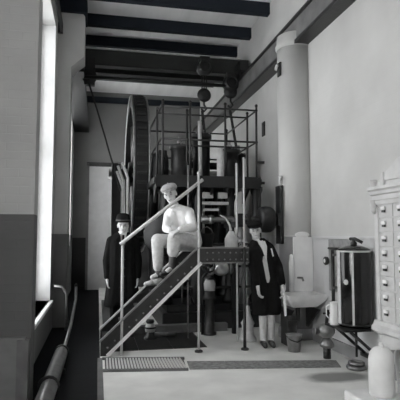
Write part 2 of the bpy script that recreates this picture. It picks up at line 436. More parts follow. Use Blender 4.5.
def hoist(x, y, ztop, zb, label):
    h = thing('chain_hoist', (x, y, zb), label, 'hoist', 'chain hoists under the crane bridge')
    build('trolley', MB().box((x - 0.1, y - 0.1, ztop - 0.04), (x + 0.1, y + 0.145, ztop + 0.06), 0.01), 'iron', h)
    build('upper_block', MB().lathe([(0.05, -0.1), (0.15, -0.08), (0.17, 0), (0.15, 0.08), (0.05, 0.1)], (x, y, ztop - 0.15), (0, 1, 0)), 'iron', h)
    build('hand_wheel', MB().torus((x, y - 0.13, ztop - 0.15), 0.11, 0.02, (0, 1, 0)).tube([(x, y - 0.13, ztop - 0.15), (x, y, ztop - 0.15)], 0.02), 'iron', h)
    for dx in (-0.05, 0.0, 0.05):
        build('chain', T([(x + dx, y, ztop - 0.2), (x + dx * 0.8, y, zb + 0.12)], 0.014, 6), 'iron', h)
    build('lower_block', MB().lathe([(0.05, -0.07), (0.12, -0.05), (0.14, 0), (0.12, 0.05), (0.05, 0.07)], (x, y, zb + 0.1), (0, 1, 0)), 'iron', h)
    build('hook', T([(x, y, zb - 0.02), (x, y, zb - 0.1), (x + 0.05, y, zb - 0.17), (x + 0.0, y, zb - 0.23), (x - 0.06, y, zb - 0.18)], 0.02), 'iron', h)
    return h
h1 = hoist(2.02, 9.3, 4.92, 4.12, 'large dark chain hoist hanging over the middle of the engine')
h2 = hoist(2.56, 9.3, 4.63, 4.22, 'smaller dark chain hoist hanging beside the right-hand crane rail')
def rope(name, pts, r, label, m='rope'):
    p0 = pts[-1]
    return single(name, T(pts, r, 8), m, p0, label, 'rope')
rope('hoist_rope', [(1.98, 9.3, 3.9), (2.10, 9.15, 2.36)], 0.028, 'dark rope slanting down from the larger hoist to the deck')
rope('hoist_rope', [(2.54, 9.3, 4.0), (2.74, 9.15, 2.5), (2.76, 9.15, 2.3)], 0.028, 'dark rope slanting down from the smaller hoist beside the rail')
rope('pull_rope', [(-0.22, 9.25, 4.35), (0.02, 9.35, 3.6), (0.30, 9.5, 2.7), (0.42, 9.5, 2.3)], 0.016, 'thin dark rope slanting from the left crane gear towards the flywheel')

# ================================================================ ENGINE
en = thing('pumping_engine', (1.7, 8.8, 0), 'tall black steam pumping engine with flywheel, cylinders and railed gallery', 'steam engine')
# bed and foundation
build('bed_plate', MB().box((0.98, 7.5, 0.0), (2.68, 10.6, 0.26), 0.02).box((1.06, 7.6, 0.26), (2.62, 10.5, 0.36), 0.01), 'iron', en)
build('floor_plate', B((0.1, 7.95, 0.0), (0.45, 11.2, 0.03)), 'iron2', en)
# flywheel with slotted rim
FX0, FX1, FY, FZ, FR = 0.61, 0.89, 10.2, 2.72, 1.6
fx = (FX0 + FX1) / 2
def rimprof(r0, r1, a, b): return [(r0, a), (r1, a), (r1, b), (r0, b), (r0, a)]
rim = MB()
n = 72
rings = []
for k, (r, x) in enumerate(rimprof(FR - 0.22, FR, FX0, FX1)[:4]):
    rings.append([rim.bm.verts.new((x, FY + r * math.cos(2 * math.pi * i / n), FZ + r * math.sin(2 * math.pi * i / n))) for i in range(n)])
for k in range(4):
    a, b = rings[k], rings[(k + 1) % 4]
    for i in range(n): rim.bm.faces.new((a[i], a[(i + 1) % n], b[(i + 1) % n], b[i]))
fw = build('flywheel', rim, 'iron', en)
for sx in (FX0 - 0.008, FX1 - 0.02):
    build('rim_edge', MB().torus((sx + 0.014, FY, FZ), FR - 0.01, 0.02, (1, 0, 0), 72, 6), 'midsteel', fw)
lug = build('barring_lug', B((FX0 + 0.05, FY - 0.025, FZ + FR - 0.005), (FX1 - 0.05, FY + 0.025, FZ + FR + 0.022), 0.006), 'iron2', fw)
# lugs set around the rim: each turned about the wheel's axis
for i in range(1, 60):
    a = 2 * math.pi * i / 60
    c = lug.copy(); COL.objects.link(c)
    ctr = Vector((fx, FY, FZ)) - ORI[en.name]
    c.matrix_basis = Matrix.Translation(ctr) @ Matrix.Rotation(a, 4, 'X') @ Matrix.Translation(-ctr)
for i in range(8):
    a = 2 * math.pi * i / 8 + 0.2
    e = Vector((0, math.cos(a), math.sin(a)))
    c = Vector((fx, FY, FZ))
    build('spoke', T([c + e * 0.2, c + e * (FR - 0.15)], [0.09, 0.065], 10), 'iron', fw)
build('hub', MB().lathe([(0.12, -0.16), (0.24, -0.15), (0.26, 0), (0.24, 0.15), (0.12, 0.16)], (fx, FY, FZ), (1, 0, 0), 24), 'iron', fw)
build('crank_shaft', T([(0.2, FY, FZ), (2.7, FY, FZ)], 0.11, 16), 'midsteel', en)
build('shaft_bearing', MB().prism([(FY - 0.4, 0.0), (FY + 0.4, 0.0), (FY + 0.2, 2.5), (FY + 0.2, 2.9), (FY - 0.2, 2.9), (FY - 0.2, 2.5)], 'x', 0.26, 0.44), 'iron', en)
# columns under the deck
for x in (1.06, 1.60, 2.14, 2.60):
    for y in (7.85, 9.5):
        build('column', MB().lathe([(0.13, 0.36), (0.13, 0.44), (0.095, 0.5), (0.075, 1.3), (0.07, 2.1), (0.11, 2.2), (0.11, 2.26)], (x, y, 0), n=14), 'iron', en)
# deck
build('deck', MB().box((0.84, 7.5, 2.26), (2.58, 9.6, 2.35)).box((0.86, 7.48, 2.2), (2.56, 7.52, 2.38)), 'iron', en)
for x in (0.9, 1.2, 1.5, 1.8, 2.1, 2.4):
    build('deck_bracket', MB().prism([(7.52, 2.26), (7.95, 2.26), (7.95, 1.98)], 'x', x - 0.02, x + 0.02), 'iron', en)
# cylinders on the deck
cyls = [(1.40, 8.5, 0.15, 3.04, 'iron2'), (1.84, 8.7, 0.155, 3.30, 'iron'), (2.30, 8.45, 0.16, 2.99, 'iron'), (2.60, 8.9, 0.12, 2.99, 'iron')]
for x, y, r, z, mm in cyls:
    c = build('cylinder', MB().lathe([(r * 1.25, 2.35), (r * 1.25, 2.42), (r, 2.43), (r, z - 0.09), (r * 1.2, z - 0.08), (r * 1.2, z - 0.02), (r * 0.9, z), (r * 0.5, z + 0.03), (0.0, z + 0.04)], (x, y, 0), n=22), mm, en)
    for k in range(8):
        a = k * math.pi / 4
        build('bolt', MB().lathe([(0.014, 0), (0.014, 0.03)], (x + r * 1.08 * math.cos(a), y + r * 1.08 * math.sin(a), z - 0.02), n=6), 'midsteel', c)
    build('stuffing_gland', MB().lathe([(0.05, 0), (0.05, 0.05), (0.025, 0.06), (0.025, 0.14)], (x, y, z + 0.03), n=10), 'midsteel', c)
build('steam_separator', MB().lathe([(0.055, 2.35), (0.065, 2.4), (0.065, 2.88), (0.045, 2.94), (0.02, 2.97)], (2.07, 8.2, 0), n=16), 'palesteel', en)
build('valve_chest', B((1.02, 8.5, 2.35), (1.18, 9.0, 2.95), 0.02), 'iron', en)
build('valve_chest', B((1.58, 9.0, 2.35), (1.72, 9.4, 3.0), 0.02), 'iron', en)
build('steam_pipe', T([(1.40, 8.9, 2.8), (1.84, 8.95, 2.75), (2.30, 8.9, 2.75), (2.66, 9.2, 2.7)], 0.07), 'iron2', en)
build('steam_pipe', T([(1.72, 8.3, 3.45), (1.74, 8.3, 2.36)], 0.035), 'palesteel', en)
build('drive_casing', MB().lathe([(0.05, 0), (0.3, 0.02), (0.34, 0.15), (0.3, 0.28), (0.05, 0.3)], (0.92, 8.75, 2.62), (1, 0, 0)), 'iron', en)
# gallery rails
zr, zm = 3.50, 2.97
post = build('rail_post', T([(0.98, 7.6, 2.35), (0.98, 7.6, 3.58)], 0.019, 8), 'iron2', en)
build('post_knob', MB().ball((0.98, 7.6, 3.58), 0.027, 8), 'iron2', post)
for x, y in ((1.42, 7.6), (2.0, 7.6), (2.53, 7.6), (0.95, 8.1), (2.53, 8.1), (1.46, 8.1), (0.92, 9.5), (2.53, 9.5)):
    again(post, (x - 0.98, y - 7.6, 0))
build('long_post', T([(2.555, 7.55, 0), (2.555, 7.55, 2.26)], 0.03, 8), 'iron2', en)
for y in (7.6, 8.1, 9.5):
    for z in (zr, zm):
        build('gallery_rail', T([(0.94, y, z), (2.55, y, z)], 0.0155, 8), 'iron2', en)
for x in (0.96, 2.53):
    for z in (zr, zm):
        build('gallery_rail', T([(x, 7.6, z), (x, 9.5, z)], 0.014, 8), 'iron2', en)
build('rail_bracket', B((2.53, 7.58, 2.62), (2.66, 7.62, 2.66)), 'iron2', en)
build('rail_bracket', B((2.53, 7.58, 2.28), (2.66, 7.62, 2.32)), 'iron2', en)
# light upright pipes beside the flywheel
for x, y in ((0.44, 9.0), (0.50, 8.6)):
    build('drain_pipe', T([(x, y, 0.0), (x, y, 2.45), (x - 0.1, y, 2.72)], 0.024, 8), 'palesteel', en)
build('pipe_union', T([(0.44, 9.0, 2.3), (0.32, 9.0, 2.62)], 0.022, 8), 'palesteel', en)
# pump barrels, guides and rods between the columns
for i, x in enumerate((1.33, 1.87, 2.38)):
    b = build('pump_barrel', MB().lathe([(0.25, 0.36), (0.25, 0.44), (0.20, 0.46), (0.20, 1.12), (0.24, 1.14), (0.24, 1.22), (0.12, 1.28), (0.09, 1.42)], (x, 8.75, 0), n=22), 'iron', en)
    build('plunger_rod', T([(x, 8.75, 1.4), (x, 8.75, 2.26)], 0.04), 'steel', en)
    build('crosshead', B((x - 0.2, 8.65, 1.66), (x + 0.2, 8.85, 1.82), 0.02), 'midsteel', en)
    build('crosshead_guide', B((x - 0.26, 8.6, 1.3), (x - 0.20, 8.9, 2.26), 0.01), 'iron', en)
    build('connecting_rod', T([(x, 8.9, 1.74), (x + 0.02, 9.6, 2.22)], [0.05, 0.06]), 'midsteel', en)
# back casing plates that fill the frame behind the rods
build('back_casing', B((0.98, 9.62, 0.3), (2.66, 9.70, 2.26)), 'iron', en)
build('condenser', MB().lathe([(0.3, 0), (0.36, 0.03), (0.36, 1.35), (0.3, 1.38)], (1.15, 9.25, 0.85), (1, 0, 0), 24), 'iron', en)
# bright pipework and bars seen over the landing
for x0, x1, z, r in ((1.66, 1.84, 2.10, 0.05), (1.92, 2.08, 2.10, 0.05), (1.66, 2.1, 1.97, 0.028)):
    build('tie_bar', B((x0, 7.76, z - r), (x1, 7.82, z + r), 0.01), 'palesteel', en)
build('tie_bar', B((1.66, 7.70, 1.84), (1.92, 7.75, 1.88), 0.008), 'palesteel', en)
build('delivery_pipe', T([(1.62, 7.7, 1.70), (1.9, 7.7, 1.70), (2.12, 7.7, 1.72), (2.24, 7.7, 1.64), (2.29, 7.7, 1.48), (2.29, 7.7, 1.2), (2.29, 7.7, 0.36)], 0.045, 12), 'midsteel', en)
build('pipe_flange', MB().lathe([(0.075, 0), (0.075, 0.04)], (1.75, 7.7, 1.70), (1, 0, 0)), 'steel', en)
build('pipe_flange', MB().lathe([(0.075, 0), (0.075, 0.04)], (2.29, 7.7, 1.34), (0, 0, 1)), 'steel', en)
build('air_vessel', MB().lathe([(0.1, 0.36), (0.16, 0.5), (0.18, 0.8), (0.17, 1.1), (0.1, 1.3), (0.03, 1.36)], (1.62, 7.75, 0), n=20), 'iron2', en)
build('crank_guard', MB().lathe([(0.05, -0.05), (0.33, -0.05), (0.35, 0), (0.33, 0.05), (0.05, 0.05)], (1.05, 7.72, 1.45), (0.25, 1, 0), 28), 'iron', en)
for z in (0.62, 0.95, 1.3):
    build('stay_rod', T([(1.0, 7.68, z), (2.6, 7.68, z)], 0.022, 8), 'iron2', en)
build('oil_pipe', T([(1.15, 7.6, 2.2), (1.15, 7.6, 1.6), (1.3, 7.6, 1.5), (1.3, 7.6, 0.4)], 0.014, 6), 'midsteel', en)

# line shaft to the bracket on the pilaster
ls = thing('line_shaft', (2.3, 6.62, 1.67), 'dark line shaft with a pulley drum running to a wall plate on the column', 'drive shaft')
build('shaft', T([(1.92, 6.68, 1.67), (2.545, 6.68, 1.67)], 0.045, 12), 'iron2', ls)
build('pulley_drum', MB().lathe([(0.05, -0.1), (0.16, -0.1), (0.185, -0.06), (0.19, 0), (0.185, 0.06), (0.16, 0.1), (0.05, 0.1)], (2.35, 6.68, 1.67), (1, 0, 0), 28), 'iron', ls)
build('collar', MB().lathe([(0.075, 0), (0.075, 0.05)], (2.06, 6.68, 1.67), (1, 0, 0)), 'iron2', ls)
build('wall_plate', B((2.545, 6.60, 1.32), (2.592, 6.80, 2.16), 0.008), 'iron', ls)
build('bearing_block', B((2.505, 6.60, 1.58), (2.548, 6.76, 1.76), 0.01), 'iron', ls)
build('bearing_arm', MB().box((1.94, 6.62, 1.56), (2.02, 7.5, 1.64), 0.01).box((1.92, 6.61, 1.60), (2.0, 6.75, 1.75), 0.01), 'iron', ls)

# ================================================================ STAIR
st = thing('iron_stair', (0.8, 6.5, 0), 'dark iron stair with pale handrail climbing right to a small landing', 'stair')
YN, YF = 6.08, 6.86
def stringer(y0, y1, name, um):
    o = build(name, MB().prism([(0.05, 0.0), (0.12, 0.0), (1.28, 1.10), (1.90, 1.10), (1.90, 1.275), (1.24, 1.275), (0.05, 0.17)], 'y', y0, y1), 'plate', st)
    def flange(x0, z0, x1, z1, t):
        d = Vector((x1 - x0, 0, z1 - z0)).normalized(); nrm = Vector((-d.z, 0, d.x))
        a = Vector((x0, 0, z0)); b = Vector((x1, 0, z1))
        q = [a, b, b + nrm * t, a + nrm * t]
        return MB().prism([(p.x, p.z) for p in q], 'y', y0 - 0.035, y1 + 0.012)
    build('lower_flange', flange(0.12, 0.02, 1.27, 1.11, -0.036), 'white', o)
    build('upper_flange', flange(0.05, 0.17, 1.245, 1.28, 0.02), um, o)
    build('landing_flange', MB().box((1.245, y0 - 0.035, 1.275), (1.90, y1 + 0.012, 1.292)).box((1.27, y0 - 0.035, 1.085), (1.90, y1 + 0.012, 1.102)), 'midsteel', o)
    return o
sn = stringer(YN, YN + 0.012, 'stringer', 'midsteel')
sf = stringer(YF, YF + 0.012, 'stringer', 'palesteel')
rv = build('rivet', MB().ball((1.36, YN - 0.002, 1.22), (0.012, 0.008, 0.012), 8), 'midsteel', sn)
for i in range(1, 8): again(rv, (i * 0.075, 0, 0))
for i in range(8): again(rv, (i * 0.075, 0, -0.085))
for i in range(14):
    again(rv, (-0.12 - i * 0.085, 0, -0.10 - i * 0.0785))
tr = build('tread', B((0.08, YN + 0.012, 0.125), (0.30, YF, 0.15), 0.004), 'iron2', st)
for i in range(1, 6): again(tr, (i * 0.2075, 0, i * 0.1835))
build('landing_plate', B((1.25, YN + 0.012, 1.225), (1.90, YF, 1.25)), 'midsteel', st)
build('end_plate', B((1.918, YN + 0.012, 1.10), (1.90, YF, 1.275)), 'plate', st)
build('handrail', T([(0.27, YN - 0.01, 1.33), (1.30, YN - 0.01, 2.15)], 0.022, 12), 'palesteel', st)
build('newel_post', T([(0.30, YN - 0.01, 0.0), (0.30, YN - 0.01, 1.36)], 0.017, 10), 'palesteel', st)
build('newel_post', T([(1.245, YN - 0.02, 0.0), (1.245, YN - 0.02, 2.22)], 0.015, 10), 'palesteel', st)
build('post_ball', MB().ball((1.245, YN - 0.02, 2.23), 0.024, 10), 'palesteel', st)
build('landing_post', T([(1.84, YN - 0.02, 0.0), (1.84, YN - 0.02, 1.29)], 0.02, 10), 'iron2', st)
build('landing_rail_post', T([(1.84, YN - 0.02, 1.29), (1.84, YN - 0.02, 2.45)], 0.012, 10), 'palesteel', st)
build('landing_post', T([(1.885, 6.55, 0.0), (1.885, 6.55, 2.45)], 0.014, 10), 'palesteel', st)
build('landing_post', T([(1.26, YF + 0.03, 0.0), (1.26, YF + 0.03, 2.45)], 0.013, 10), 'midsteel', st)
build('post_foot', MB().lathe([(0.05, 0), (0.05, 0.02), (0.03, 0.03)], (1.84, YN - 0.02, 0), n=12), 'iron2', st)
build('post_foot', MB().lathe([(0.05, 0), (0.05, 0.02), (0.03, 0.03)], (1.245, YN - 0.02, 0), n=12), 'iron2', st)

# cans left on the landing
oc = thing('oil_can', (1.72, 6.5, 1.25), 'pale metal oil can with a spout standing on the stair landing', 'oil can')
build('can_body', MB().lathe([(0.085, 1.25), (0.09, 1.26), (0.09, 1.40), (0.05, 1.47), (0.03, 1.5)], (1.72, 6.5, 0), n=18), 'palesteel', oc)
build('spout', T([(1.72, 6.5, 1.47), (1.70, 6.5, 1.58), (1.64, 6.5, 1.68), (1.56, 6.5, 1.72)], [0.02, 0.016, 0.012, 0.008], 8), 'palesteel', oc)
build('can_handle', T([(1.81, 6.5, 1.30), (1.86, 6.5, 1.34), (1.86, 6.5, 1.40), (1.80, 6.5, 1.43)], 0.008, 6), 'midsteel', oc)
oc.location.x += 0.07
bk = thing('bucket', (1.46, 6.55, 1.25), 'dark iron bucket standing behind the newel on the landing', 'bucket')
build('bucket_body', MB().lathe([(0.075, 1.25), (0.10, 1.46), (0.108, 1.47), (0.095, 1.465), (0.07, 1.27)], (1.46, 6.55, 0), n=18), 'iron', bk)
build('bail', T([(1.36, 6.55, 1.45), (1.40, 6.55, 1.53), (1.46, 6.55, 1.56), (1.52, 6.55, 1.53), (1.56, 6.55, 1.45)], 0.006, 6), 'midsteel', bk)

# ================================================================ PUMPS AND VALVES ON THE FLOOR
vc = thing('valve_column', (1.48, 7.15, 0), 'upright dark pipe with a handwheel and a bright round casing under the landing', 'valve')
build('riser_pipe', MB().lathe([(0.10, 0), (0.10, 0.04), (0.075, 0.05), (0.07, 0.5), (0.10, 0.51), (0.10, 0.56), (0.085, 0.57), (0.09, 0.8), (0.05, 0.86)], (1.46, 7.1, 0), n=18), 'iron2', vc)
build('drain_pipe', T([(1.36, 7.12, 0), (1.36, 7.12, 0.82), (1.42, 7.1, 0.9)], 0.022, 8), 'iron', vc)
build('bonnet', MB().lathe([(0.08, 0), (0.09, 0.1), (0.06, 0.16)], (1.45, 7.05, 0.64), n=16), 'palesteel', vc)
build('spindle', T([(1.46, 7.1, 0.85), (1.42, 6.98, 1.0)], 0.014, 8), 'steel', vc)
hw = build('handwheel', MB().torus((1.42, 6.97, 1.0), 0.09, 0.016, (-0.3, -1, 0.5)), 'iron', vc)
build('handwheel_spoke', MB().tube([(1.34, 6.99, 1.0), (1.50, 6.95, 1.0)], 0.01, 6).tube([(1.42, 6.96, 0.92), (1.42, 6.98, 1.08)], 0.01, 6), 'iron', hw)
build('round_casing', MB().ball((1.64, 7.12, 0.95), (0.13, 0.12, 0.105), 18), 'steel', vc)
build('casing_flange', MB().lathe([(0.09, 0), (0.09, 0.035)], (1.64, 7.12, 1.03), (0, 0, 1), 16), 'palesteel', vc)
build('casing_flange', MB().lathe([(0.085, 0), (0.085, 0.04)], (1.76, 7.12, 0.95), (1, 0, 0), 16), 'midsteel', vc)
build('elbow_pipe', T([(1.46, 7.1, 0.84), (1.5, 7.1, 0.92), (1.56, 7.1, 0.95)], 0.05, 10), 'midsteel', vc)
build('down_pipe', T([(1.79, 7.12, 0.95), (1.84, 7.12, 0.9), (1.85, 7.12, 0.0)], 0.05, 10), 'iron', vc)

vc.location.x += 0.16

sv = thing('floor_valve', (0.74, 6.98, 0), 'small valve with a bright rounded cap on the floor under the stair', 'valve')
build('valve_body', MB().lathe([(0.09, 0), (0.09, 0.03), (0.06, 0.05), (0.06, 0.1)], (0.74, 6.98, 0), n=14), 'iron2', sv)
build('valve_cap', MB().ball((0.74, 6.98, 0.145), (0.075, 0.075, 0.085), 14), 'palesteel', sv)
build('cap_band', MB().torus((0.74, 6.98, 0.155), 0.075, 0.012), 'iron', sv)
build('cap_nut', MB().lathe([(0.05, 0), (0.06, 0.02), (0.05, 0.05)], (0.74, 6.98, 0.215), n=8), 'iron', sv)
build('side_pipe', T([(0.78, 6.98, 0.06), (1.1, 6.98, 0.05)], 0.03, 8), 'midsteel', sv)

pf = thing('pump_foot', (2.04, 6.58, 0), 'pale bell-shaped casting on the floor between landing post and standing man', 'pump casting')
build('bell', MB().lathe([(0.12, 0), (0.12, 0.04), (0.085, 0.08), (0.08, 0.2), (0.095, 0.24), (0.07, 0.28), (0.04, 0.36), (0.03, 0.46), (0.012, 0.48)], (2.04, 6.58, 0), n=18), 'palesteel', pf)
build('stem', T([(2.04, 6.58, 0.46), (2.04, 6.58, 0.62)], 0.014, 8), 'midsteel', pf)

# raised kerb of the engine bed
build('trim_7', B((0.45, 7.3, 0.0), (1.95, 7.42, 0.12), 0.01), 'kerb', kind=S)

# dark chequer plates under and behind the stair
cp = thing('floor_plating', (0.7, 6.8, 0), 'dark iron floor plates around the foot of the stair', 'floor plate')
for i in range(3):
    build('plate', B((0.09 + i * 0.44, 6.30, 0.0), (0.525 + i * 0.44, 7.28, 0.006)), 'iron2', cp)
# ================================================================ TRENCH COVER
gr = thing('floor_grate', (0.5, 5.7, 0), 'iron drain grate with close bars in the floor before the stair', 'grate')
def q(u, v):   # position on the slightly skewed trench: u along, v across
    a = Vector((0.10, 5.40)).lerp(Vector((2.62, 5.02)), u); b = Vector((0.10, 5.92)).lerp(Vector((2.74, 5.42)), u)
    p = a.lerp(b, v); return (p.x, p.y)
build('grate_bed', MB().prism([q(0, 0), q(0.34, 0), q(0.34, 1), q(0, 1)], 'z', 0.0, 0.006), 'iron', gr)
build('grate_frame', MB().prism([q(-0.01, -0.05), q(0.345, -0.05), q(0.345, 0.05), q(-0.01, 0.05)], 'z', 0.0, 0.022)
      .prism([q(-0.01, 0.95), q(0.345, 0.95), q(0.345, 1.05), q(-0.01, 1.05)], 'z', 0.0, 0.022), 'kerb', gr)
g0 = build('grate_bar', MB().prism([q(0.006, 0.05), q(0.013, 0.05), q(0.013, 0.95), q(0.006, 0.95)], 'z', 0.006, 0.024), 'palesteel', gr)
for i in range(1, 26):
    x0, y0 = q(0.006, 0.5); x1, y1 = q(0.006 + i * 0.0128, 0.5)
    again(g0, (x1 - x0, y1 - y0, 0))
tc = thing('trench_cover', (1.8, 5.4, 0), 'dark steel trench cover plates across the concrete floor', 'trench cover')
for i in range(4):
    u0 = 0.352 + i * 0.162
    build('cover_plate', MB().prism([q(u0, 0.05), q(u0 + 0.1605, 0.05), q(u0 + 0.1605, 0.75), q(u0, 0.75)], 'z', 0.0, 0.008), 'cover', tc)

# ================================================================ LEFT FLOOR PIPES
fp = thing('steam_pipe', (-0.45, 5.5, 0), 'thick grey pipe running along the dark floor below the left window', 'pipe')
build('pipe', T([(-0.43, 2.6, 0.06), (-0.40, 6.15, 0.06)], 0.075, 16), 'midsteel', fp)
build('pipe_cap', MB().lathe([(0.085, 0), (0.085, 0.06), (0.05, 0.1)], (-0.40, 6.1, 0.06), (0, 1, 0), 16), 'iron2', fp)
for y in (3.0, 4.3, 5.6):
    build('pipe_saddle', B((-0.51, y - 0.03, -0.05), (-0.32, y + 0.03, 0.0)), 'iron2', fp)
build('pipe_flange', MB().lathe([(0.10, 0), (0.10, 0.03)], (-0.418, 4.75, 0.06), (0, 1, 0), 16), 'iron2', fp)
bp = thing('bent_pipe', (-0.4, 7.4, 0), 'thin dark bent pipe rising beside the left wall past the thick pipe', 'pipe')
build('pipe', T([(-0.38, 6.22, 0.06), (-0.36, 7.4, 0.16), (-0.33, 8.2, 0.42), (-0.33, 8.25, 0.62)], 0.022, 8), 'midsteel', bp)
build('pipe', T([(-0.62, 7.6, 0.70), (-0.50, 7.6, 0.68), (-0.44, 7.6, 0.58), (-0.44, 7.6, 0.05)], 0.018, 8), 'midsteel', bp)
build('valve_knob', MB().ball((-0.33, 8.25, 0.64), 0.03, 8), 'iron2', bp)

# ================================================================ SINK CORNER
sk = thing('wall_sink', (2.65, 6.15, 0.5), 'stone trough sink fixed to the front of the right column', 'sink')
bas = MB()
bm = bas.bm
def rect(x0, x1, y0, y1, z): return [bm.verts.new(p) for p in ((x0, y0, z), (x1, y0, z), (x1, y1, z), (x0, y1, z))]
loops = [rect(2.50, 2.84, 6.08, 6.39, 0.50), rect(2.41, 2.94, 5.99, 6.43, 0.60), rect(2.39, 2.949, 5.96, 6.43, 0.67),
         rect(2.43, 2.89, 6.00, 6.36, 0.67), rect(2.45, 2.87, 6.02, 6.34, 0.61), rect(2.52, 2.82, 6.10, 6.32, 0.54)]
bm.faces.new(loops[0][::-1]); bm.faces.new(loops[-1])
for a, b in zip(loops, loops[1:]):
    for i in range(4): bm.faces.new((a[i], a[(i + 1) % 4], b[(i + 1) % 4], b[i]))
bmesh.ops.bevel(bm, geom=[e for e in bm.edges], offset=0.012, segments=2, affect='EDGES')
build('basin', bas, 'porcelain', sk)
build('splashback', MB().box((2.665, 6.42, 0.67), (2.948, 6.455, 1.42), 0.006), 'white', sk)
build('splashback_hump', MB().ball((2.80, 6.437, 1.45), (0.11, 0.02, 0.045), 16), 'white', sk)
build('waste_trap', T([(2.62, 6.2, 0.5), (2.62, 6.2, 0.32), (2.58, 6.2, 0.26), (2.53, 6.2, 0.30), (2.53, 6.3, 0.34), (2.53, 6.4, 0.34)], 0.03, 10), 'iron2', sk)
build('bracket', MB().prism([(6.0, 0.48), (6.4, 0.48), (6.4, 0.2), (6.37, 0.2)], 'x', 2.46, 2.49), 'iron2', sk)
build('bracket', MB().prism([(6.0, 0.48), (6.4, 0.48), (6.4, 0.2), (6.37, 0.2)], 'x', 2.82, 2.85), 'iron2', sk)
build('tap', T([(2.72, 6.42, 0.86), (2.72, 6.27, 0.87), (2.72, 6.24, 0.83)], 0.014, 8), 'midsteel', sk)
single('white_tube', MB().lathe([(0.03, 0), (0.036, 0.01), (0.036, 0.40), (0.028, 0.44), (0.024, 0.5), (0.01, 0.51)], (2.615, 6.392, 0.672), n=14), 'white', (2.615, 6.392, 0.672), 'tall narrow white bottle standing on the back edge of the sink', 'bottle')
single('white_jug', MB().lathe([(0.04, 0), (0.055, 0.03), (0.06, 0.12), (0.035, 0.2), (0.028, 0.24), (0.034, 0.27)], (2.455, 6.36, 0.672), n=16), 'white', (2.455, 6.36, 0.672), 'short pale jug standing on the left corner of the sink', 'jug')
bu = thing('bucket', (2.42, 5.86, 0), 'small grey bucket on the floor under the sink', 'bucket')
build('bucket_body', MB().lathe([(0.075, 0), (0.10, 0.2), (0.107, 0.21), (0.095, 0.205), (0.07, 0.02)], (2.42, 5.86, 0), n=18), 'midsteel', bu)
build('bail', T([(2.32, 5.86, 0.19), (2.35, 5.79, 0.15), (2.42, 5.75, 0.13), (2.49, 5.79, 0.15), (2.52, 5.86, 0.19)], 0.006, 6), 'iron2', bu)

bx = thing('wooden_box', (2.5, 6.22, 0), 'dark wooden box standing on end under the left side of the sink', 'box')
for i in range(3):
    build('side_board', B((2.435 + i * 0.0405, 6.09, 0.0), (2.473 + i * 0.0405, 6.11, 0.40), 0.003), 'boxwood', bx)
build('box_body', B((2.44, 6.11, 0.0), (2.55, 6.36, 0.39)), 'boxwood', bx)
build('cleat', B((2.43, 6.075, 0.30), (2.56, 6.09, 0.34), 0.003), 'boxwood', bx)
# wall fittings
wb = thing('wall_hook', (2.48, 6.6, 3.9), 'small pale bracket high on the round column', 'bracket')
build('backplate', B((2.455, 6.55, 3.78), (2.48, 6.66, 3.98), 0.005), 'iron2', wb)
build('arm', T([(2.46, 6.6, 3.94), (2.42, 6.58, 3.93), (2.40, 6.57, 3.86)], 0.022, 8), 'palesteel', wb)
wb2 = thing('wall_hook', (2.48, 6.6, 2.2), 'pale curved hook on the round column above the shaft wall plate', 'bracket')
build('backplate', B((2.46, 6.55, 2.18), (2.48, 6.62, 2.30), 0.005), 'palesteel', wb2)
build('arm', T([(2.47, 6.58, 2.28), (2.44, 6.54, 2.29), (2.45, 6.5, 2.24)], 0.018, 8), 'palesteel', wb2)
wb.location += Vector((0.115, 0.07, 0)); wb2.location += Vector((0.105, 0.09, 0))
single('wall_slot_plate', B((XR - 0.02, 8.35, 3.26), (XR, 8.5, 3.52), 0.004), 'iron', (XR, 8.42, 3.26), 'small dark plate on the right wall beyond the round column', 'plate')

# meter board and pipes on the right wall
gb = thing('gauge_board', (2.93, 5.4, 0.75), 'grey board with upright pipes on the right wall beside the sink', 'board')
build('panel', B((2.905, 5.24, 0.74), (XR - 0.001, 5.86, 1.39), 0.006), 'board', gb)
for y in (5.62, 5.40):
    build('upright_pipe', T([(2.84, y, 0.45), (2.84, y, 1.26)], 0.022, 8), 'iron2', gb)
    for z in (0.8, 1.2):
        build('pipe_clip', B((2.83, y - 0.035, z - 0.015), (2.90, y + 0.035, z + 0.015)), 'midsteel', gb)
build('cross_pipe', T([(2.84, 5.72, 1.28), (2.84, 5.26, 1.28)], 0.016, 8), 'iron2', gb)
build('gauge', MB().lathe([(0.05, 0), (0.055, 0.03), (0.045, 0.04)], (2.85, 5.78, 1.12), (-1, 0, 0), 18), 'iron2', gb)
build('gauge_face', MB().lathe([(0.026, 0), (0.026, 0.003)], (2.81, 5.78, 1.12), (-1, 0, 0), 18), 'white', gb)
build('low_pipe', T([(2.84, 5.62, 0.46), (2.84, 5.40, 0.42), (2.80, 5.34, 0.34)], 0.024, 8), 'iron2', gb)

hy = thing('standing_valve', (2.66, 5.45, 0), 'squat grey flanged valve standing on the floor left of the wall cabinet', 'valve')
build('stem_pipe', MB().lathe([(0.045, 0), (0.045, 0.14)], (2.66, 5.45, 0), n=14), 'iron2', hy)
build('lower_bell', MB().lathe([(0.05, 0.12), (0.085, 0.14), (0.085, 0.17), (0.06, 0.21), (0.04, 0.24)], (2.66, 5.45, 0), n=18), 'midsteel', hy)
build('upper_bell', MB().lathe([(0.04, 0.24), (0.075, 0.26), (0.105, 0.30), (0.105, 0.34), (0.075, 0.38), (0.04, 0.40)], (2.65, 5.45, 0), n=18), 'midsteel', hy)
build('side_outlet', MB().lathe([(0.03, 0), (0.03, 0.05), (0.04, 0.05), (0.04, 0.075)], (2.57, 5.44, 0.32), (-1, 0, 0), 12), 'midsteel', hy)
build('valve_spindle', T([(2.66, 5.45, 0.4), (2.68, 5.45, 0.56)], 0.02, 8), 'iron2', hy)
build('cross_handle', T([(2.62, 5.45, 0.52), (2.73, 5.45, 0.52)], 0.012, 6), 'iron2', hy)

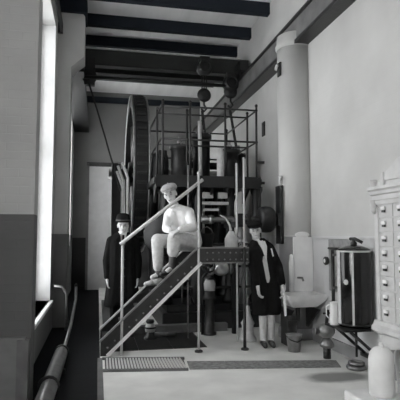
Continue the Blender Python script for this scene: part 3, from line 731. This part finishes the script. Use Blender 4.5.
# polished water tank on a braced shelf
TX, TY = 2.745, 4.93
wc = thing('water_tank', (TX, TY, 0.46), 'glossy black upright cylinder tank on a braced shelf at the right wall', 'tank')
build('tank_shell', MB().lathe([(0.17, 0.462), (0.178, 0.48), (0.178, 1.26), (0.172, 1.285), (0.15, 1.30), (0.08, 1.325), (0.0, 1.335)], (TX, TY, 0), n=40), 'black', wc)
build('top_hoop', MB().torus((TX, TY, 1.265), 0.177, 0.01, (0, 0, 1), 40, 8), 'palesteel', wc)
build('bottom_hoop', MB().torus((TX, TY, 0.49), 0.177, 0.01, (0, 0, 1), 40, 8), 'iron2', wc)
def highlight_strip(a0, a1):  # pale raised strips stand in for vertical highlights on the polished shell
    p = [(TX + r * math.cos(a), TY + r * math.sin(a)) for r, seq in ((0.186, (a0, (a0 + a1) / 2, a1)), (0.176, (a1, (a0 + a1) / 2, a0))) for a in seq]
    return MB().prism(p, 'z', 0.49, 1.265)
build('painted_highlight', highlight_strip(math.radians(163), math.radians(188)), 'palesteel', wc)
build('painted_highlight', highlight_strip(math.radians(232), math.radians(239)), 'palesteel', wc)
a = math.radians(212); n_ = Vector((math.cos(a), math.sin(a), 0))
build('maker_plate', MB().lathe([(0.026, 0), (0.03, 0.004), (0.024, 0.008)], Vector((TX, TY, 0.94)) + n_ * 0.177, n_, 8), 'palesteel', wc)
build('top_tap', MB().lathe([(0.035, 0), (0.035, 0.03), (0.018, 0.05), (0.018, 0.08)], (TX, TY, 1.325), n=10).tube([(TX, TY + 0.07, 1.40), (TX, TY - 0.03, 1.40), (TX + 0.05, TY - 0.09, 1.36)], 0.018, 8), 'iron2', wc)
build('shelf', B((2.50, 4.70, 0.44), (2.935, 5.16, 0.462), 0.004), 'iron', wc)
build('wall_bracket', B((2.90, 4.74, 0.10), (XR - 0.001, 5.12, 0.14)), 'iron', wc)
for y in (4.74, 5.08):
    build('diagonal_brace', T([(2.58, y, 0.435), (2.92, y - 0.02, 0.14)], 0.017, 8), 'iron', wc)
build('drain_pipe', T([(2.76, 4.95, 0.45), (2.76, 4.95, 0.13)], 0.014, 8), 'iron2', wc)
wp = thing('white_pail', (2.545, 5.04, 0.462), 'tall white enamel can standing on the shelf before the black tank', 'can')
build('can_body', MB().lathe([(0.048, 0.462), (0.05, 0.47), (0.044, 0.70), (0.048, 0.71), (0.042, 0.705), (0.044, 0.48)], (2.555, 5.04, 0), n=20), 'white', wp)
build('can_handle', T([(2.51, 5.06, 0.68), (2.475, 5.07, 0.66), (2.475, 5.07, 0.56), (2.51, 5.06, 0.52)], 0.007, 6), 'white', wp)
single('coiled_hose', MB().torus((2.75, 4.95, 0.022), 0.085, 0.022, (0, 0, 1), 24, 8).torus((2.76, 4.96, 0.062), 0.07, 0.02, (0, 0, 1), 24, 8), 'midsteel', (2.75, 4.95, 0), 'short dark hose coiled on the floor under the black cabinet', 'hose')

# ================================================================ ORNATE DRAWER CABINET
CX = 2.40; CY0, CY1 = 2.78, 3.90
oc2 = thing('drawer_cabinet', (2.65, 3.5, 0), 'tall grey ornate cabinet with rows of small drawers at the right edge', 'cabinet')
build('carcass', B((CX, CY0, 0.68), (2.90, CY1, 1.72)), 'cabinet', oc2)
build('corner_pilaster', B((CX - 0.02, CY1 - 0.045, 0.70), (CX + 0.06, CY1 + 0.012, 1.68), 0.008), 'cabinet', oc2)
build('corner_pilaster', B((CX - 0.02, CY0 - 0.012, 0.70), (CX + 0.06, CY0 + 0.045, 1.68), 0.008), 'cabinet', oc2)
prof = [(0.0, 1.70), (-0.03, 1.70), (-0.035, 1.73), (-0.02, 1.745), (-0.02, 1.78), (-0.045, 1.79), (-0.05, 1.815), (-0.07, 1.83), (-0.07, 1.855), (0.0, 1.855)]
build('cornice', MB().prism([(CX - 0.0 + a, z) for a, z in prof] + [(2.90, 1.855), (2.90, 1.70)], 'y', CY0 - 0.04, CY1 + 0.04), 'cabinet', oc2)
build('crest_rail', MB().box((CX - 0.01, CY0, 1.855), (CX + 0.05, CY1, 1.90), 0.006), 'cabinet', oc2)
build('pediment', MB().prism([(3.78, 1.90), (3.78, 1.955), (3.76, 1.955), (3.66, 2.0), (3.56, 2.06), (3.48, 2.08), (3.40, 2.06), (3.30, 2.0), (3.20, 1.955), (3.18, 1.955), (3.18, 1.90)], 'x', CX - 0.02, CX + 0.05), 'cabinet', oc2)
build('pediment_bracket', B((CX - 0.035, 3.74, 1.84), (CX + 0.05, 3.79, 1.97), 0.008), 'cabinet', oc2)
fin = build('finial', MB().lathe([(0.03, 1.83), (0.038, 1.85), (0.025, 1.87), (0.034, 1.895), (0.028, 1.92), (0.008, 1.905)], (CX - 0.025, CY1 + 0.0, 0), n=14), 'cabinet', oc2)
build('corner_drop', MB().lathe([(0.008, 1.62), (0.024, 1.64), (0.03, 1.68), (0.03, 1.74)], (CX - 0.03, CY1 + 0.0, 0), n=12), 'cabinet', oc2)
dw = None
for c in range(4):
    for r in range(8):
        y = 3.765 - c * 0.232; z = 1.645 - r * 0.124
        if dw is None:
            dw = build('drawer', MB().box((CX - 0.008, y - 0.110, z - 0.058), (CX + 0.02, y + 0.110, z + 0.058), 0.004), 'cabdark', oc2)
            build('drawer_pull', MB().box((CX - 0.034, y - 0.026, z + 0.005), (CX - 0.014, y + 0.026, z + 0.034), 0.006), 'white', dw)
            build('drawer_catch', MB().box((CX - 0.028, y - 0.022, z - 0.016), (CX - 0.014, y + 0.022, z + 0.002), 0.003), 'iron2', dw)
            d0 = (y, z)
        else:
            d = again(dw, (0, y - d0[0], z - d0[1]))
build('base_moulding', MB().prism([(CX, 0.70), (CX - 0.02, 0.70), (CX - 0.03, 0.67), (CX - 0.05, 0.65), (CX - 0.05, 0.62), (CX - 0.03, 0.60), (2.90, 0.60), (2.90, 0.70)], 'y', CY0 - 0.05, CY1 + 0.05), 'cabinet', oc2)
build('base_apron', MB().prism([(CY0, 0.60), (CY0, 0.36), (3.1, 0.48), (3.3, 0.52), (3.45, 0.54), (3.6, 0.52), (3.75, 0.48), (CY1 - 0.08, 0.36), (CY1, 0.30), (CY1, 0.60)], 'x', CX - 0.01, CX + 0.04), 'cabinet', oc2)
build('base_back', B((2.62, CY0, 0.0), (2.90, CY1, 0.60)), 'cabdark', oc2)
for y in (CY0 + 0.05, CY1 - 0.05):
    for x in (CX + 0.03, 2.56):
        build('leg', MB().lathe([(0.05, 0), (0.055, 0.03), (0.04, 0.06), (0.032, 0.15), (0.045, 0.3), (0.05, 0.42), (0.04, 0.46), (0.05, 0.6)], (x, y, 0), n=14), 'cabinet', oc2)

jar = thing('white_jar', (2.17, 3.52, 0.2), 'tall white dome-topped jar standing on a pale block at lower right', 'jar')
build('jar_body', MB().lathe([(0.09, 0.2), (0.097, 0.215), (0.097, 0.47), (0.085, 0.525), (0.055, 0.56), (0.0, 0.575)], (2.17, 3.52, 0), n=28), 'porcelain', jar)
build('jar_knob', MB().lathe([(0.014, 0.57), (0.02, 0.585), (0.012, 0.60)], (2.17, 3.52, 0), n=12), 'porcelain', jar)
single('stone_block', B((1.95, 2.9, 0.0), (2.345, 3.72, 0.2), 0.02), 'porcelain', (2.15, 3.3, 0), 'low pale stone block on the floor under the white jar', 'stone block')


# ================================================================ PEOPLE
def bake(name, mb, voxel, m, parent, label=None, smooth=4, hem=None):
    """join overlapping shapes into one continuous skin"""
    me = bpy.data.meshes.new('tmp'); mb.bm.to_mesh(me); mb.bm.free()
    o = bpy.data.objects.new('tmp', me); COL.objects.link(o)
    r = o.modifiers.new('r', 'REMESH'); r.mode = 'VOXEL'; r.voxel_size = voxel; r.use_smooth_shade = True
    sm = o.modifiers.new('s', 'SMOOTH'); sm.iterations = smooth; sm.factor = 0.5
    dg = bpy.context.evaluated_depsgraph_get()
    e = bpy.data.meshes.new_from_object(o.evaluated_get(dg))
    bpy.data.objects.remove(o); bpy.data.meshes.remove(me)
    if hem is not None:      # cut the hem clean
        q = bmesh.new(); q.from_mesh(e)
        r_ = bmesh.ops.bisect_plane(q, geom=q.verts[:] + q.edges[:] + q.faces[:], plane_co=(0, 0, hem), plane_no=(0, 0, -1), clear_outer=True)
        bmesh.ops.holes_fill(q, edges=[g for g in r_['geom_cut'] if isinstance(g, bmesh.types.BMEdge)])
        q.to_mesh(e); q.free()
    w = ORI[parent.name]
    e.transform(Matrix.Translation(-w)); e.name = name
    e.materials.clear(); e.materials.append(M[m])
    for p in e.polygons: p.use_smooth = True
    ob = bpy.data.objects.new(name, e); COL.objects.link(ob); ob.parent = parent; ORI[ob.name] = w
    props(ob, label)
    return ob
def limb(mb, pts, n=12):
    """tapered chain with round joints: [(point, radius), ...]"""
    for (p, r), (q, t) in zip(pts, pts[1:]):
        mb.tube([p, q], [r, t], n)
    for p, r in pts: mb.ball(p, r, n)
    return mb
def basis(f, up=(0, 0, 1)):
    f = Vector(f).normalized(); u = Vector(up); u = (u - f * u.dot(f)).normalized(); r = f.cross(u)
    return r, f, u       # person's right-hand axis, facing, up
def rotm(r, f, u): return Matrix((r, f, u)).transposed()
def hand(mb, w, d, nrm, s):
    """palm, four unequal curled fingers and a thumb; s = +-1 picks the thumb side"""
    w = Vector(w); d = Vector(d).normalized(); nrm = Vector(nrm); nrm = (nrm - d * nrm.dot(d)).normalized()
    t = d.cross(nrm) * s
    limb(mb, [(w - d * 0.02, 0.026), (w + d * 0.03, 0.024)])
    for o, ln in ((0.030, 0.062), (0.010, 0.072), (-0.010, 0.067), (-0.029, 0.052)):
        k = w + d * 0.085 + t * o
        limb(mb, [(w + d * 0.01 + t * o * 0.6, 0.016), (k, 0.0135)], 8)
        a = k + d * ln * 0.5 + nrm * 0.008; b = a + d * ln * 0.3 + nrm * 0.02; c = b + d * ln * 0.08 + nrm * 0.022
        limb(mb, [(k, 0.011), (a, 0.0098), (b, 0.009), (c, 0.0078)], 8)
    limb(mb, [(w + d * 0.025 + t * 0.022, 0.016), (w + d * 0.055 + t * 0.048 + nrm * 0.008, 0.0125), (w + d * 0.085 + t * 0.05 + nrm * 0.02, 0.0098)], 8)
def head(mb, c, f, up=(0, 0, 1), s=1.0):
    """skull, brow, cheeks, jaw, nose, ears; c is the middle of the head"""
    r, f, u = basis(f, up); c = Vector(c); R = rotm(r, f, u)
    P = lambda x, y, z: c + (r * x + f * y + u * z) * s
    mb.ball(P(0, -0.012, 0.03), (0.074 * s, 0.094 * s, 0.088 * s), 18, R)
    mb.ball(P(0, 0.022, -0.035), (0.058 * s, 0.066 * s, 0.072 * s), 16, R)
    mb.ball(P(0, 0.066, -0.088), (0.028 * s, 0.022 * s, 0.02 * s), 10, R)
    mb.ball(P(0, 0.074, 0.022), (0.05 * s, 0.016 * s, 0.011 * s), 10, R)
    for x in (-1, 1):
        mb.ball(P(x * 0.034, 0.066, -0.022), (0.02 * s, 0.017 * s, 0.018 * s), 10, R)
        mb.ball(P(x * 0.074, -0.005, -0.005), (0.011 * s, 0.02 * s, 0.032 * s), 10, R)
    limb(mb, [(P(0, 0.086, 0.012), 0.009 * s), (P(0, 0.106, -0.024), 0.014 * s)], 8)
    mb.ball(P(0, 0.082, -0.056), (0.024 * s, 0.012 * s, 0.009 * s), 8, R)
    return P, R
def face(P, R, body, s=1.0, brows=True):
    for x in (-1, 1):
        build('eye', MB().ball(P(x * 0.031, 0.0815, 0.004), (0.011 * s, 0.007 * s, 0.005 * s), 10, R), 'eye', body)
        build('eyebrow', MB().ball(P(x * 0.032, 0.0885, 0.022), (0.018 * s, 0.005 * s, 0.0035 * s), 8, R), 'hair', body)
    build('mouth', MB().ball(P(0, 0.0915, -0.058), (0.022 * s, 0.005 * s, 0.004 * s), 8, R), 'lip', body)
def bowler(P, R, parent, m, brim=0.12, crown=0.105):
    h = MB()
    a = P(0, 0, 0); up = (P(0, 0, 1) - a).normalized()
    h.lathe([(0.05, 0.052), (brim - 0.01, 0.05), (brim, 0.058), (brim - 0.006, 0.064), (crown * 0.98, 0.062), (crown * 0.96, 0.12), (crown * 0.8, 0.165), (crown * 0.4, 0.182), (0.0, 0.184)], a + (P(0, -0.012, 0) - a), up, 26)
    o = build('hat', h, m, parent)
    build('hat_band', MB().lathe([(crown * 1.0, 0.066), (crown * 1.0, 0.092)], P(0, -0.012, 0), up, 26), 'leather', o)
    return o
def flatcap(P, R, parent, m, k=1.0):
    h = MB()
    h.ball(P(0, -0.012, 0.078), (0.102 * k, 0.125 * k, 0.05 * k), 20, R)
    h.ball(P(0, -0.03, 0.10), (0.095 * k, 0.10 * k, 0.042 * k), 18, R)
    h.ball(P(0, -0.012, 0.055), (0.086 * k, 0.102 * k, 0.034 * k), 18, R)
    c = bake('cap', h, 0.008, m, parent)
    build('cap_peak', MB().ball(P(0, 0.105, 0.052), (0.068 * k, 0.05 * k, 0.009), 16, R @ Matrix.Rotation(-0.25, 3, 'X')), m, c)
    build('cap_button', MB().ball(P(0, -0.03, 0.145), 0.01, 8), m, c)
    return c
def shoe(mb, heel, d, l=0.2):
    h = Vector(heel); d = Vector(d).normalized()
    limb(mb, [(h + Vector((0, 0, 0.045)), 0.042), (h + d * l * 0.5 + Vector((0, 0, 0.038)), 0.038), (h + d * l + Vector((0, 0, 0.028)), 0.03)])
    return mb

# ---- man standing at the left, behind the foot of the stair
def standing_left():
    X, Y = 0.36, 7.28
    p = thing('person', (X, Y, 0), 'standing man in black hat and long dark coat behind the stair foot', 'person', 'men in the engine room')
    b = MB()
    P, R = head(b, (X, Y - 0.03, 1.585), (-0.08, -1, -0.08), s=1.02)
    limb(b, [((X, Y, 1.50), 0.055), ((X, Y + 0.01, 1.40), 0.06), ((X, Y + 0.01, 1.2), 0.12), ((X, Y, 0.95), 0.12)])
    for s in (-1, 1):
        limb(b, [((X + s * 0.15, Y, 1.37), 0.05), ((X + s * 0.215, Y, 1.08), 0.04), ((X + s * 0.215, Y - 0.05, 0.83), 0.028)])
        hand(b, (X + s * 0.215, Y - 0.055, 0.81), (-s * 0.08, -0.15, -1), (-s, 0, 0), s)
        limb(b, [((X + s * 0.09, Y, 0.9), 0.085), ((X + s * 0.1, Y - 0.01, 0.5), 0.055), ((X + s * 0.1, Y, 0.1), 0.036), ((X + s * 0.1, Y - 0.08, 0.05), 0.03)])
    body = bake('body', b, 0.0065, 'skin', p, smooth=3)
    face(P, R, body)
    build('hair', MB().ball(P(0, -0.03, 0.025), (0.078, 0.086, 0.07), 16, R), 'hair', body)
    bowler(P, R, p, 'felt')
    c = MB()
    for s in (-1, 1):
        limb(c, [((X + s * 0.05, Y, 1.43), 0.07), ((X + s * 0.17, Y, 1.365), 0.068), ((X + s * 0.225, Y, 1.08), 0.062), ((X + s * 0.218, Y - 0.04, 0.85), 0.05)])
        limb(c, [((X + s * 0.08, Y, 1.32), 0.125), ((X + s * 0.08, Y, 1.0), 0.125), ((X + s * 0.10, Y, 0.7), 0.135), ((X + s * 0.12, Y, 0.46), 0.145)])
    limb(c, [((X, Y, 1.3), 0.13), ((X, Y, 0.5), 0.15)])
    coat = bake('overcoat', c, 0.012, 'coat', p, smooth=4, hem=0.42)
    yf = Y - 0.155
    build('shirt_front', MB().prism([(X - 0.05, 1.47), (X + 0.05, 1.47), (X + 0.035, 1.36), (X, 1.20), (X - 0.035, 1.36)], 'y', yf + 0.02, yf + 0.08), 'shirt', p)
    build('collar', MB().lathe([(0.066, 0), (0.068, 0.045)], (X, Y - 0.01, 1.455), n=18), 'shirt', p)
    build('necktie', MB().prism([(X - 0.014, 1.45), (X + 0.014, 1.45), (X + 0.02, 1.3), (X, 1.22), (X - 0.02, 1.3)], 'y', yf + 0.008, yf + 0.03), 'suit', p)
    for s in (-1, 1):
        build('lapel', MB().prism([(X + s * 0.045, 1.46), (X + s * 0.11, 1.38), (X + s * 0.085, 1.33), (X + s * 0.005, 1.17), (X + s * 0.03, 1.33)], 'y', yf + 0.0, yf + 0.05), 'coat', coat)
    for z in (1.1, 0.98, 0.86):
        build('coat_button', MB().ball((X + 0.02, yf + 0.012, z), (0.012, 0.006, 0.012), 8), 'leather', coat)
    for s in (-1, 1):
        t = MB(); limb(t, [((X + s * 0.1, Y, 0.6), 0.085), ((X + s * 0.1, Y, 0.1), 0.065)])
        bake('trouser_leg', t, 0.012, 'suit', p)
        build('shoe', shoe(MB(), (X + s * 0.1, Y + 0.03, 0.0), (s * 0.2, -1, 0)), 'leather', p)
    return p
standing_left()

# ---- man standing at the right, beside the landing
def standing_right():
    p = thing('person', (2.2, 6.24, 0), 'standing man in dark coat and pale trousers beside the landing', 'person', 'men in the engine room')
    b = MB()
    P, R = head(b, (2.035, 6.20, 1.50), (-0.25, -1, -0.05), (-0.1, 0, 1), s=0.98)
    limb(b, [((2.05, 6.23, 1.42), 0.052), ((2.09, 6.24, 1.33), 0.06), ((2.14, 6.25, 1.12), 0.12), ((2.19, 6.25, 0.88), 0.12)])
    # his right arm hangs, his left is bent across to the sink's corner
    limb(b, [((1.985, 6.24, 1.28), 0.045), ((1.99, 6.18, 1.02), 0.038), ((2.03, 6.10, 0.80), 0.027)])
    hand(b, (2.03, 6.095, 0.78), (0.1, -0.1, -1), (1, 0, 0), -1)
    limb(b, [((2.25, 6.24, 1.27), 0.045), ((2.36, 6.22, 1.03), 0.038), ((2.37, 6.10, 0.80), 0.027)])
    hand(b, (2.37, 6.09, 0.78), (0.05, -0.15, -1), (-1, 0, 0), 1)
    for x in (2.15, 2.26):
        limb(b, [((x, 6.25, 0.82), 0.085), ((x, 6.25, 0.45), 0.05), ((x, 6.26, 0.1), 0.036), ((x, 6.19, 0.05), 0.03)])
    body = bake('body', b, 0.0065, 'skin', p, smooth=3)
    face(P, R, body, 0.98)
    build('hair', MB().ball(P(0, -0.03, 0.025), (0.077, 0.085, 0.075), 16, R), 'hair', body)
    flatcap(P, R, p, 'felt')
    c = MB()
    limb(c, [((2.06, 6.24, 1.345), 0.065), ((1.995, 6.24, 1.285), 0.062), ((1.99, 6.18, 1.02), 0.056), ((2.025, 6.11, 0.82), 0.045)])
    limb(c, [((2.15, 6.24, 1.345), 0.065), ((2.25, 6.24, 1.275), 0.064), ((2.365, 6.22, 1.03), 0.058), ((2.37, 6.11, 0.82), 0.046)])
    for s in (-1, 1):
        limb(c, [((2.12 + s * 0.06, 6.25, 1.22), 0.12), ((2.18 + s * 0.07, 6.25, 0.9), 0.125), ((2.2 + s * 0.08, 6.25, 0.6), 0.12), ((2.2 + s * 0.085, 6.25, 0.47), 0.12)])
    coat = bake('coat', c, 0.012, 'suit', p, smooth=4, hem=0.40)
    yf = 6.11
    build('shirt_front', MB().prism([(2.04, 1.40), (2.13, 1.39), (2.165, 1.30), (2.16, 1.12), (2.10, 1.28)], 'y', yf + 0.0, yf + 0.09), 'shirt', p)
    build('bow_tie', MB().ball((2.085, yf + 0.0, 1.39), (0.022, 0.014, 0.018), 8).ball((2.125, yf + 0.0, 1.385), (0.022, 0.014, 0.018), 8), 'suit', p)
    build('pocket_square', MB().prism([(2.225, 1.27), (2.24, 1.27), (2.265, 1.17), (2.25, 1.165)], 'y', yf + 0.015, yf + 0.03), 'shirt', coat)
    for x in (2.15, 2.26):
        t = MB(); limb(t, [((x, 6.25, 0.55), 0.068), ((x, 6.25, 0.25), 0.052), ((x, 6.25, 0.09), 0.048)])
        bake('trouser_leg', t, 0.012, 'ltrous', p)
        build('shoe', shoe(MB(), (x, 6.27, 0.0), (-0.15, -1, 0), 0.19), 'leather', p)
    rg = MB()
    rg.prism([(2.355, 0.70), (2.385, 0.70), (2.395, 0.55), (2.40, 0.41), (2.375, 0.40), (2.365, 0.55)], 'y', 6.045, 6.065)
    single('rag', rg, 'cloth', (2.38, 6.055, 0.40), 'narrow white rag hanging from the hand of the man by the sink', 'cloth')
    return p
standing_right()

# ---- man seated at the top of the stair
def seated():
    p = thing('person', (1.2, 6.5, 1.25), 'seated man in pale cap, white shirt and light knee trousers on the stair', 'person', 'men in the engine room')
    f = Vector((-0.55, -0.83, 0))
    b = MB()
    P, R = head(b, (0.93, 6.38, 1.975), (-0.35, -0.85, -0.14), (-0.34, -0.1, 1), s=1.08)
    limb(b, [((0.965, 6.41, 1.88), 0.056), ((1.01, 6.45, 1.79), 0.06), ((1.10, 6.50, 1.60), 0.12), ((1.20, 6.54, 1.36), 0.12)])
    RS, LS = Vector((0.92, 6.50, 1.71)), Vector((1.185, 6.38, 1.745))
    RE, LE = Vector((0.87, 6.34, 1.53)), Vector((1.20, 6.22, 1.55))
    RW, LW = Vector((0.90, 6.20, 1.50)), Vector((1.02, 6.12, 1.51))
    limb(b, [(RS, 0.045), (RE, 0.036), (RW, 0.026)]); limb(b, [(LS, 0.045), (LE, 0.036), (LW, 0.026)])
    hand(b, RW, (0.45, -0.55, -0.25), (0.3, 0.3, -1), 1)
    hand(b, LW, (-0.85, -0.15, -0.35), (0, 0.4, -1), -1)
    RH, LH = Vector((1.14, 6.60, 1.34)), Vector((1.25, 6.44, 1.34))
    RK, LK = Vector((0.765, 6.40, 1.38)), Vector((0.955, 6.19, 1.41))
    RA, LA = Vector((0.78, 6.42, 0.93)), Vector((0.985, 6.24, 1.12))
    LA = Vector((0.93, 6.26, 1.02))
    limb(b, [(RH, 0.08), (RK, 0.055), (RA, 0.036), (RA + Vector((-0.08, -0.02, -0.03)), 0.03)])
    limb(b, [(LH, 0.08), (LK, 0.055), (LA, 0.036), (LA + Vector((-0.06, -0.05, -0.03)), 0.03)])
    body = bake('body', b, 0.0065, 'skin', p, smooth=3)
    face(P, R, body, 1.08)
    build('hair', MB().ball(P(0, -0.03, 0.02), (0.078, 0.086, 0.075), 16, R), 'hair', body)
    flatcap(P, R, p, 'capcloth', 1.1)
    s_ = MB()
    limb(s_, [((0.99, 6.44, 1.80), 0.062), (RS, 0.062), (RE, 0.056), (RW, 0.04)])
    limb(s_, [((1.03, 6.43, 1.80), 0.062), (LS, 0.066), (LE, 0.062), (LW, 0.042)])
    for a, c in ((Vector((0.98, 6.47, 1.71)), Vector((1.13, 6.56, 1.40))), (Vector((1.11, 6.42, 1.72)), Vector((1.21, 6.48, 1.40)))):
        limb(s_, [(a, 0.095), (a.lerp(c, 0.5), 0.115), (c, 0.12)])
    shirt = bake('shirt', s_, 0.011, 'shirt', p, smooth=4)
    build('shirt_collar', MB().lathe([(0.066, 0), (0.07, 0.035)], (0.985, 6.425, 1.82), (-0.35, -0.2, 1), 16), 'shirt', shirt)
    t = MB()
    limb(t, [(RH, 0.12), (RH.lerp(RK, 0.5), 0.10), (RK, 0.085), (RK.lerp(RA, 0.5), 0.075), (RK.lerp(RA, 0.78), 0.066)])
    limb(t, [(LH, 0.12), (LH.lerp(LK, 0.5), 0.105), (LK, 0.09), (LK.lerp(LA, 0.45), 0.078)])
    limb(t, [(RH, 0.12), (LH, 0.12)])
    for a in (RH, LH): limb(t, [(a + Vector((0, 0, 0.08)), 0.11), (a, 0.12)])
    bake('trousers', t, 0.011, 'ltrous', p, smooth=4)
    for k, a in ((RK, RA), (LK, LA)):
        q = MB(); limb(q, [(k.lerp(a, 0.35), 0.05), (a, 0.043)])
        bake('stocking', q, 0.011, 'stocking', p)
    build('shoe', shoe(MB(), (0.80, 6.42, 0.775 + 0.03), (-1, -0.25, -0.1), 0.19), 'ltrous', p)
    build('shoe', shoe(MB(), (0.95, 6.27, 0.912 + 0.03), (-1, -0.5, -0.1), 0.17), 'leather', p)
    return p
seated()
